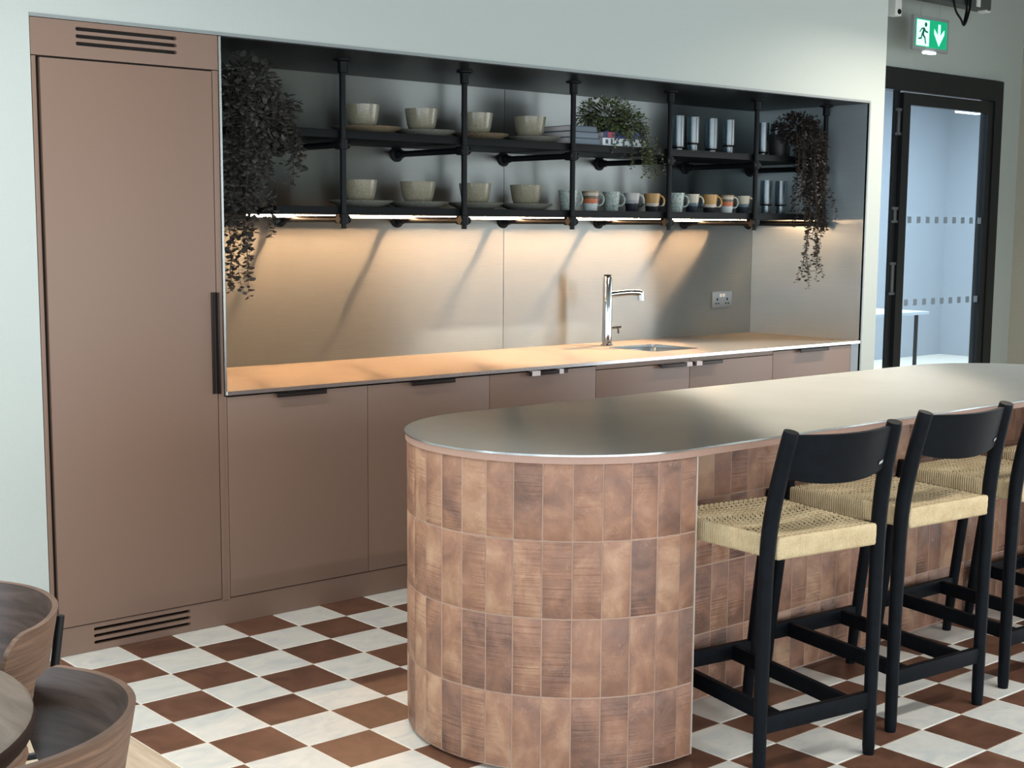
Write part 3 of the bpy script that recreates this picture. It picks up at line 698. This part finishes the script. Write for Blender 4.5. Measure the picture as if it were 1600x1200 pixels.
for k in range(19):
    ang = A0 - PITCH * (k + .5)
    for ri, (z0, z1) in enumerate(ROWS):
        inst(proto[(ri, rt.randrange(3))], 'tile', (IX - OI.x, 0, (z0 + z1) / 2), (0, 0, ang), isl)
for o in proto.values(): bpy.data.objects.remove(o)
def flat_tile(w, z0, z1, seed):
    bm = BM(); rr = random.Random(seed); hz = (z1 - z0) / 2; hw = w / 2 - .0019
    xs = [-hw, -hw + .0022, 0, hw - .0022, hw]; zs = [-hz, -hz + .0022, 0, hz - .0022, hz]; grid = []
    for iz, z in enumerate(zs):
        grid.append([bm.verts.new((x, (-.0044 if k in (0, 4) or iz in (0, 4) else -.0060 + rr.uniform(-.0004, .0004)), z)) for k, x in enumerate(xs)])
    for a, b in zip(grid, grid[1:]):
        for k in range(4): bm.faces.new((a[k], a[k + 1], b[k + 1], b[k]))
    return bm
TW = .0851; fp = {}
for ri, (z0, z1) in enumerate(ROWS):
    fp[ri] = obj('tile', flat_tile(TW, z0, z1, ri), M['tile'], isl, ang=.9)
nf = int((2.915 - .358) / TW)
for k in range(nf):
    x = .358 + TW * (k + .5)
    for ri, (z0, z1) in enumerate(ROWS):
        inst(fp[ri], 'tile', (x - OI.x, RY + .006 - IY, (z0 + z1) / 2), (0, 0, 0), isl)
for ri, (z0, z1) in enumerate(ROWS):
    o = obj('tile', flat_tile(.0625, z0, z1, 40 + ri), M['tile'], isl, ang=.9); o.location = (.3125 - OI.x, -IR + .006, (z0 + z1) / 2)
# the return beside the first stool, the front sliver, the tiles of the unseen back and far end
for j in range(3):
    for ri, (z0, z1) in enumerate(ROWS):
        inst(fp[ri], 'tile', (.343 - OI.x, RY - .05 - TW * (j + .05) - IY, (z0 + z1) / 2), (0, 0, pi / 2), isl)
bm = BM()
for (z0, z1) in ROWS:
    x = IX + .01
    while x < IX2: box(bm, x - OI.x + .002, x + TW - .002 - OI.x, IR - .006, IR, z0, z1); x += TW
    for k in range(19):
        a = pi / 2 - PITCH * (k + .5); c0, s0 = cos(a), sin(a)
        vs = box(bm, -.002, .006, -TW / 2 + .002, TW / 2 - .002, z0, z1)
        for v in vs: x_, y_ = v.co.x + IR - .006, v.co.y; v.co.x = IX2 - OI.x + x_ * c0 - y_ * s0; v.co.y = x_ * s0 + y_ * c0
for (z0, z1) in ROWS:
    for j in range(3): box(bm, 2.9142 - OI.x, 2.9195 - OI.x, RY - .09 - TW * j - IY, RY - .0905 - TW * (j - 1) - .004 - IY, z0, z1)
stuff(obj('back_tiles', bm, M['tile'], isl))
for o in fp.values(): bpy.data.objects.remove(o)
bm = BM(); box(bm, .3435 - OI.x, .3485 - OI.x, -IR - .0005, -IR + .006, .013, .905); obj('corner_trim', bm, plain('satin_trim', (206, 190, 178), .4, .3), isl)

# ============================================================ bar stools
def catmull(P, n=8):
    P = [Vector(p) for p in P]; out = []
    for i in range(len(P) - 1):
        a, b, c, d = P[max(i - 1, 0)], P[i], P[i + 1], P[min(i + 2, len(P) - 1)]
        for k in range(n):
            t = k / n; out.append(.5 * ((2 * b) + (c - a) * t + (2 * a - 5 * b + 4 * c - d) * t * t + (3 * b - a - 3 * c + d) * t ** 3))
    out.append(P[-1]); return out
def woven_seat():
    """paper cord seat: twill of cords over the top, wrapped cords down the sides"""
    bm = BM()
    y0, y1 = -.022, .452; zt, zb = .708, .645
    hw = lambda y: .192 + (.226 - .192) * (y - y0) / (y1 - y0)
    def top(x, y):
        u = x / .0200; v = (y - y0) / .0220
        edge = max(0, min((hw(y) - abs(x)) / .03, (y - y0) / .03, (y1 - y) / .03, 1.0))
        up = u + .5 * (math.floor(v + .5) % 2)
        H = (.5 + .5 * cos(2 * pi * up)) * (.5 + .5 * cos(2 * pi * v))
        q = min(1, max(0, (H - .16) / .26)); q = q * q * (3 - 2 * q)
        z = -.018 * q * edge + .0022 * abs(sin(pi * v)) * edge + .0012 * cos(2 * pi * up)
        sag = -.010 * (1 - (x / hw(y)) ** 2) * (1 - ((y - (y0 + y1) / 2) / ((y1 - y0) / 2)) ** 2)
        return z + sag, q * edge
    nx, ny = 220, 230
    g = []
    for j in range(ny + 1):
        y = y0 + .004 + (y1 - y0 - .008) * j / ny
        g.append([bm.verts.new((x, y, zt + top(x, y)[0])) for x in [(-1 + 2 * i / nx) * (hw(y) - .004) for i in range(nx + 1)]])
    for a, b in zip(g, g[1:]):
        for i in range(nx):
            m_ = (a[i].co + b[i + 1].co) / 2
            if top(m_.x, m_.y)[1] < .42: bm.faces.new((a[i], a[i + 1], b[i + 1], b[i]))
    # rim: walk round the edge; ridges run vertically
    ring = [(v.co.x, v.co.y, 0) for v in g[0]] + [(r[-1].co.x, r[-1].co.y, 1) for r in g[1:]] + [(v.co.x, v.co.y, 2) for v in g[-1][-2::-1]] + [(r[0].co.x, r[0].co.y, 3) for r in g[-2:0:-1]]
    # resample
    P = [Vector((a, b, 0)) for a, b, _ in ring]; L = [0]
    for i in range(len(P)): L.append(L[-1] + (P[(i + 1) % len(P)] - P[i]).length)
    n = int(L[-1] / .0012); pts = []; k = 0
    cc = Vector((0, (y0 + y1) / 2, 0))
    for i in range(n):
        s = L[-1] * i / n
        while L[k + 1] < s: k += 1
        t = (s - L[k]) / (L[k + 1] - L[k]); p = P[k].lerp(P[(k + 1) % len(P)], t); d = (P[(k + 1) % len(P)] - P[k]).normalized(); nn = Vector((d.y, -d.x, 0)); pts.append((p, nn, s))
    prof = [(.0, .0015), (.0028, -.001), (.0045, -.006), (.0050, -.020), (.0052, -.032), (.0050, -.046), (.0044, -.056), (.0015, -.0615), (-.012, -.063)]
    rows = []
    for q, (o_, dz) in enumerate(prof):
        row = []
        for p, nn, s in pts:
            rear = p.y < y0 + .006
            if rear: rid = .0030 * abs(sin(pi * s / .0065 + dz * 260 * (1 if (int(s / .022) % 2) else -1)))
            else: rid = .0040 * abs(sin(pi * s / .0085))
            row.append(bm.verts.new(p + nn * (o_ + rid * (1 if 0 < q < 8 else .3)) + Vector((0, 0, zt + dz))))
        rows.append(row)
    for a, b in zip(rows, rows[1:]):
        for i in range(n): bm.faces.new((a[i], b[i], b[(i + 1) % n], a[(i + 1) % n]))
    bm.faces.new(rows[-1])
    return bm
def make_stool():
    s = empty('bar_stool'); bw = M['blackwood']
    obj('woven_seat', woven_seat(), M['cord'], s, ang=2.5)['label'] = 'natural woven paper cord seat'
    for sx in (-1, 1):
        bm = BM(); pts = catmull([(sx * .219, 0, 0), (sx * .219, .0, .30), (sx * .218, -.004, .62), (sx * .214, -.012, .75), (sx * .207, -.034, .88), (sx * .200, -.066, 1.012)], 7)
        n = len(pts); rad = [.0185 + .0045 * min(1, i / (n * .55)) for i in range(n)]; rad[0] = .0165; rad[-1] *= .93
        tube(bm, pts, rad, 20); o = obj('back_leg', bm, bw, s, ang=.8)
        bm = BM(); pts = catmull([(sx * .221, .538, 0), (sx * .221, .515, .22), (sx * .220, .480, .5), (sx * .219, .450, .728)], 6)
        n = len(pts); tube(bm, pts, [.0165 + .003 * sin(pi * i / (n - 1)) for i in range(n)], 18); obj('front_leg', bm, bw, s, ang=.8)
        bm = BM(); vs = box(bm, sx * .135 - .010, sx * .135 + .010, .012, .512, .142, .190, bev=.002); 
        for v in bm.verts: v.co.z += (v.co.y) * .05
        obj('side_rung', bm, bw, s)
    B('back_rung', bw, s, -.204, .204, -.010, .010, .146, .196, bev=.002)
    B('front_rung', bw, s, -.206, .206, .506, .528, .168, .220, bev=.002)
    B('seat_rail', bw, s, -.20, .20, .43, .445, .655, .70)
    # backrest: curved board let in between the posts
    bm = BM(); nx, nz = 20, 8; front, back = [], []
    def S(i, j, t):
        u = -1 + 2 * i / nx; v = j / nz; zt_ = 1.003 - .004 * (1 - u * u); zb_ = .868 + .012 * (1 - u * u) * -1 + .012 * abs(u) ** 3
        z = zb_ + (zt_ - zb_) * v; yb = -.030 - (z - .87) / .14 * .034; y = yb - .040 * (1 - u * u) + t
        return Vector((u * .193, y, z))
    for t, L_ in ((-.009, back), (.009, front)):
        for j in range(nz + 1): L_.append([bm.verts.new(S(i, j, t)) for i in range(nx + 1)])
    for L_, fl in ((back, 0), (front, 1)):
        for a, b in zip(L_, L_[1:]):
            for i in range(nx):
                f = (a[i], a[i + 1], b[i + 1], b[i]); bm.faces.new(f[::-1] if fl else f)
    for i in range(nx):
        bm.faces.new((back[-1][i], back[-1][i + 1], front[-1][i + 1], front[-1][i])); bm.faces.new((back[0][i + 1], back[0][i], front[0][i], front[0][i + 1]))
    for j in range(nz):
        bm.faces.new((back[j][0], back[j + 1][0], front[j + 1][0], front[j][0])); bm.faces.new((back[j + 1][nx], back[j][nx], front[j][nx], front[j + 1][nx]))
    br = obj('backrest', bm, bw, s, ang=.7)
    c = S(nx * .90, nz * .22, -.0105); d = (S(nx * .93, nz * .22, 0) - S(nx * .87, nz * .22, 0)).normalized()
    bm = BM(); q = Vector((0, -.0012, 0)); up = Vector((0, -.2, .98))
    vs = [c + d * a + up * b + q * e for a, b in ((-.011, -.0045), (.011, -.0045), (.011, .0045), (-.011, .0045)) for e in (0, 1)]
    V = [bm.verts.new(v) for v in vs]; bm.faces.new((V[1], V[3], V[5], V[7])); 
    for a, b in ((0, 2), (2, 4), (4, 6), (6, 0)): bm.faces.new((V[a], V[b], V[(b + 1)], V[a + 1]))
    obj('metal_badge', bm, M['steel_edge'], br)['label'] = 'small silver badge'
    return s
st = make_stool()
SP = [(.566, -2.386, .144, 'black wooden bar stool with woven cord seat nearest the rounded island end'), (1.214, -2.369, .087, 'black wooden bar stool with woven cord seat, middle one of those in view'),
      (1.873, -2.366, .057, 'black wooden bar stool with woven cord seat, at the right edge of the photo'), (2.52, -2.36, .05, 'black wooden bar stool furthest along the island, mostly past the photo edge')]
for k, (x, y, a, lab) in enumerate(SP):
    s = st if k == 0 else copy_tree(st)
    s.location = (x, y, 0); s.rotation_euler = (0, 0, -a); tag(s, lab, 'bar stool', 'bar stools along the island')

# ============================================================ dining chairs and table
def shell(hl, r=.28):
    """curved plywood back; local +x is the chair's back"""
    n, nz = 44, 10; outs = []
    for t, rr in (('o', .006), ('i', -.006)):
        g = []
        for j in range(nz + 1):
            v = j / nz; row = []
            for i in range(n + 1):
                u = -1 + 2 * i / n; a = u * hl; e = abs(u)
                cut = max(0, (e - .80) / .20); half = .098 * (1 - cut ** 3.2 * .55) if e > .8 else .098
                zc = .685 - .010 * u * u + (.03 * cut ** 2); z = zc + (v * 2 - 1) * half
                rad = r - .035 * (1 - v) + rr
                row.append(Vector((rad * cos(a), rad * sin(a), z)))
            g.append(row)
        outs.append(g)
    return outs
def make_chair(hl):
    c = empty('dining_chair'); o_, i_ = shell(hl)
    bm = BM(); VO = [[bm.verts.new(p) for p in r] for r in o_]; VI = [[bm.verts.new(p) for p in r] for r in i_]
    nz = len(VO) - 1; n = len(VO[0]) - 1
    for j in range(nz):
        for i in range(n):
            bm.faces.new((VO[j][i], VO[j][i + 1], VO[j + 1][i + 1], VO[j + 1][i])); f = bm.faces.new((VI[j][i], VI[j + 1][i], VI[j + 1][i + 1], VI[j][i + 1])); f.material_index = 1
    for i in range(n):
        for j, k in ((nz, 0), (0, 1)):
            f = bm.faces.new((VO[j][i], VO[j][i + 1], VI[j][i + 1], VI[j][i]))
    for j in range(nz):
        for i in (0, n): bm.faces.new((VO[j][i], VO[j + 1][i], VI[j + 1][i], VI[j][i]))
    bmesh.ops.recalc_face_normals(bm, faces=bm.faces)
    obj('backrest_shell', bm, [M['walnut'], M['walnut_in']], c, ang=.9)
    bm = BM(); lathe(bm, [(0, .455), (.20, .455), (.215, .462), (.218, .472), (.21, .480), (0, .476)], seg=36); obj('seat', bm, M['walnut'], c)
    for a, back in ((radians(38), 1), (radians(-38), 1), (radians(140), 0), (radians(-140), 0)):
        bm = BM(); q = .262 if back else .2
        if back:
            pts = [(.30 * cos(a), .30 * sin(a), 0), (.270 * cos(a), .270 * sin(a), .44), (.2755 * cos(a), .2755 * sin(a), .60), (.295 * cos(a), .295 * sin(a), .742)]
        else: pts = [(.27 * cos(a), .27 * sin(a), 0), (.19 * cos(a), .19 * sin(a), .455)]
        tube(bm, pts, .0095, 12); obj('leg', bm, M['tube'], c)
    bm = BM(); ring = [(.20 * cos(2 * pi * k / 36), .20 * sin(2 * pi * k / 36), .446) for k in range(37)]; tube(bm, ring, .008, 8, False)
    for a in (38, -38): tube(bm, [(.195 * cos(radians(a)), .195 * sin(radians(a)), .446), (.270 * cos(radians(a)), .270 * sin(radians(a)), .446)], .008, 8)
    obj('seat_frame', bm, M['tube'], c)
    return c
ch = make_chair(radians(80))
ch.location = (-1.935, -2.555, 0); ch.rotation_euler = (0, 0, radians(-40)); tag(ch, 'curved walnut dining chair with its inner shell facing the camera, nearest the lens', 'chair', 'curved walnut dining chairs')
c2 = make_chair(radians(97)); c2.location = (-1.80, -1.925, 0); c2.rotation_euler = (0, 0, radians(27)); tag(c2, 'curved walnut dining chair behind the round table beside the white wall', 'chair', 'curved walnut dining chairs')
tb = empty('round_table', (-2.215, -2.325, 0)); tag(tb, 'round grey oak table with thick rounded edge cut by the left of the photo', 'table')
bm = BM(); lathe(bm, [(0, .694), (.40, .694), (.452, .700), (.470, .716), (.474, .734), (.470, .745), (.462, .749), (0, .750)], seg=72)
for f in bm.faces:
    f.normal_update()
    if f.normal.z < .6: f.material_index = 1
obj('tabletop', bm, [M['tabletop'], M['tabledge']], tb)
bm = BM(); lathe(bm, [(0, .0), (.25, .0), (.25, .010), (.04, .022), (.033, .03), (.033, .67), (.10, .68), (.10, .6935), (0, .6935)], seg=36); obj('pedestal', bm, M['tube'], tb)

# ============================================================ glazed door beyond the wall end
dk = plain('black_aluminium', (30, 33, 36), .35, .3)
dj = bpy.data.objects.new('door_1', None); COL.objects.link(dj); dj['kind'] = 'structure'
def dbox(name, mat, *a, par=dj, bev=0): bm = BM(); box(bm, *a, bev=bev); return obj(name, bm, mat, par)
bm = BM(); box(bm, DX0, DX1, 1.47, 1.60, DZ - .16, DZ); box(bm, DX1 - .12, DX1, 1.47, 1.60, 0, DZ - .16); box(bm, DX0, DX0 + .06, 1.47, 1.53, 0, DZ - .16)
obj('frame', bm, dk, dj)
dbox('side_post', dk, 6.575, 6.640, 1.51, 1.53, 0, DZ - .16)
bm = BM(); x0, x1 = 6.645, 7.915; box(bm, x0, x0 + .095, 1.48, 1.53, .02, DZ - .17); box(bm, x1 - .075, x1, 1.48, 1.53, .02, DZ - .17); box(bm, x0 + .095, x1 - .075, 1.48, 1.53, DZ - .26, DZ - .17); box(bm, x0 + .095, x1 - .075, 1.48, 1.53, .02, .12)
lf = obj('door_leaf', bm, dk, dj)
gl = dbox('glass_pane', M['glass'], x0 + .095, x1 - .075, 1.502, 1.510, .12, DZ - .26, par=lf)
dbox('sidelight_glass', M['glass'], DX0 + .06, 6.575, 1.516, 1.524, .0, DZ - .16)
sq = plain('frosted_square', (142, 158, 172), .6)
bm = BM()
for zz in (1.60, .96):
    for k in range(9): box(bm, 6.79 + k * .125, 6.84 + k * .125, 1.4985, 1.5015, zz, zz + .05)
stuff(obj('frosted_squares', bm, sq, lf))
hg = plain('hinge_steel', (120, 124, 126), .35, .8)
for z0, z1 in ((2.26, 2.46), (1.60, 1.72), (1.05, 1.30)):
    bm = BM(); box(bm, 6.600, 6.632, 1.492, 1.509, z0, z1, bev=.004); box(bm, 6.585, 6.645, 1.49, 1.509, z0, z0 + .02); box(bm, 6.585, 6.645, 1.49, 1.509, z1 - .02, z1); obj('hinge', bm, hg, dj)
# contents put in the glazed room in place of faint reflections in the glass
mt = empty('stand_in_table', (8.6, 3.4, 0)); tag(mt, 'pale table added beyond the glazed door in place of faint reflections', 'table')
bm = BM(); box(bm, -.9, .9, -.4, .4, .72, .75, bev=.004); obj('tabletop', bm, plain('pale_laminate', (196, 204, 210), .4), mt)
for sx in (-1, 1):
    for sy in (-1, 1): bm = BM(); tube(bm, [(sx * .8, sy * .32, 0), (sx * .8, sy * .32, .72)], .02, 10); obj('leg', bm, M['tube'], mt)
lm = empty('far_room_light', (11.68, 4.0, 2.84)); tag(lm, 'white strip light standing for the bright bar at the top of the glazed door', 'ceiling light')  # lamp built for a pale bar at the top of the glass
bm = BM(); box(bm, -.22, .22, -.05, .05, .02, .058); obj('housing', bm, M['white'], lm)
bm = BM(); box(bm, -.21, .21, -.045, .045, 0, .0195); obj('diffuser', bm, emit('cool_lamp', (236, 244, 255), 6.0), lm)
bm = BM()
for sx in (-.18, .18): tube(bm, [(sx, 0, .058), (sx, 0, .358)], .002, 6)
obj('suspension_wire', bm, M['grey'], lm)
area('far_room_fill', (9.4, 3.0, 3.1), (0, 0, -1), 5.5, 1.8, (.86, .94, 1), 480)  # unseen fill added to brighten the far room, far larger than its strip light

# ============================================================ exit sign
ex = empty('exit_sign', (6.535, 1.2, 2.97)); tag(ex, 'green emergency exit sign with running figure and down arrow above the door', 'exit sign')
GREEN = emit('sign_green', (0, 160, 110), .9); SW = emit('sign_white', (196, 255, 240), 1.3)
bm = BM(); box(bm, -.225, .235, 0, .025, -.122, .122, bev=.004); obj('housing', bm, M['grey'], ex)
bm = BM(); box(bm, -.200, .205, -.0035, -.0002, -.098, .098); obj('sign_face', bm, GREEN, ex)
bm = BM(); box(bm, -.190, -.030, -.0050, -.0037, -.092, .090); obj('doorway_symbol', bm, SW, ex)
def poly(bm, pts, y):
    vs = [bm.verts.new((x, y, z)) for x, z in pts]; f = bm.faces.new(vs)
    e = bmesh.ops.extrude_face_region(bm, geom=[f])
    for v in [g for g in e['geom'] if isinstance(g, bmesh.types.BMVert)]: v.co.y += .0012
    bmesh.ops.recalc_face_normals(bm, faces=bm.faces)
bm = BM()
poly(bm, [(.085, .075), (.115, .075), (.115, -.005), (.165, .040), (.165, .005), (.100, -.082), (.035, .005), (.035, .040), (.085, -.005)], -.0050)
obj('down_arrow', bm, SW, ex)
bm = BM(); Yf = -.0064
poly(bm, [(-.078 + .017 * cos(a * pi / 6), .060 + .017 * sin(a * pi / 6)) for a in range(12)], Yf)
poly(bm, [(-.130, .034), (-.095, .040), (-.075, .018), (-.045, .012), (-.045, .002), (-.082, .004), (-.092, .014), (-.100, -.010), (-.078, -.030), (-.066, -.075), (-.078, -.078), (-.092, -.038), (-.118, -.020), (-.128, -.046), (-.170, -.050), (-.170, -.040), (-.138, -.034), (-.126, .000), (-.112, .024), (-.128, .022), (-.150, -.002), (-.158, .004)], Yf)
obj('running_figure', bm, plain('sign_figure_green', (0, 120, 84), .5), ex)
bm = BM(); box(bm, -.06, .06, -.012, .03, -.142, -.126, bev=.004); obj('downlight_lens', bm, emit('sign_lens', (240, 255, 250), 4), ex)
bm = BM()
for xx in (-.12, .12): tube(bm, [(xx, .012, .12), (xx, .012, .2345)], .0015, 6)
obj('suspension_wire', bm, M['grey'], ex)
# overhead services
tr = empty('cable_tray', (6.9, 1.2, 3.30)); tag(tr, 'grey overhead cable tray with hanging black cables above the exit sign', 'cable tray')
bm = BM(); box(bm, -.62, .33, -.06, .06, -.095, -.085); box(bm, -.62, .33, -.06, -.055, -.085, .0); box(bm, -.62, .33, .055, .06, -.085, .0); obj('tray', bm, plain('dark_tray', (84, 88, 88), .5, .3), tr)
bm = BM(); tube(bm, catmull([(-.22, -.07, .0), (-.18, -.075, -.14), (-.09, -.07, -.205), (-.04, -.07, -.24), (.02, -.07, -.12), (.03, -.07, .02)], 6), .008, 8)
tube(bm, catmull([(-.08, -.075, .0), (-.03, -.08, -.15), (-.06, -.075, -.235), (-.03, -.07, -.16), (.0, -.07, .0)], 6), .007, 8); obj('hanging_cable', bm, M['black'], tr)
bm = BM()
for xx in (-.35, .28): tube(bm, [(xx, 0, 0), (xx, 0, .45)], .004, 6)
obj('hanger_rod', bm, M['grey'], tr)
bm = BM(); box(bm, .12, .17, -.068, -.0605, -.09, .0); obj('clip', bm, M['white'], tr)
def sensor(loc, lab):
    s = empty('camera_sensor', loc); tag(s, lab, 'sensor', 'ceiling sensors')
    bm = BM(); box(bm, -.045, .035, -.035, .035, -.05, .07, bev=.012); obj('housing', bm, M['white'], s)
    bm = BM(); tube(bm, [(-.0, -.030, -.02), (-.0, -.042, -.02)], .018, 16); obj('lens', bm, M['black'], s)
    bm = BM(); tube(bm, [(0, 0, .07), (0, 0, HC - loc[2])], .012, 8); obj('drop_rod', bm, M['grey'], s)
sensor((6.07, 1.2, 3.10), 'small white sensor beside the end of the white wall'); sensor((7.24, 1.2, 3.24), 'small white sensor at the right end of the cable tray')

# ============================================================ linear ceiling lights (most of their light comes from the added area beams)
for k, (x, y, z, L_) in enumerate(LAMPS):
    l = empty('linear_light', (x, y, z)); tag(l, ['linear ceiling light over the door end of the kitchen', 'linear ceiling light above the tall cabinet', 'unseen linear ceiling light added above the seating area to brighten the floor'][k], 'ceiling light', 'linear ceiling lights')
    bm = BM(); box(bm, -L_ / 2, L_ / 2, -.045, .045, .012, .07); obj('housing', bm, M['black'], l)
    bm = BM(); box(bm, -L_ / 2 + .01, L_ / 2 - .01, -.038, .038, 0, .0115); obj('diffuser', bm, M['lamp'], l)
    bm = BM()
    for sx in (-1, 1): tube(bm, [(sx * L_ * .4, 0, .07), (sx * L_ * .4, 0, HC - z)], .0015, 6)
    obj('suspension_wire', bm, M['grey'], l)
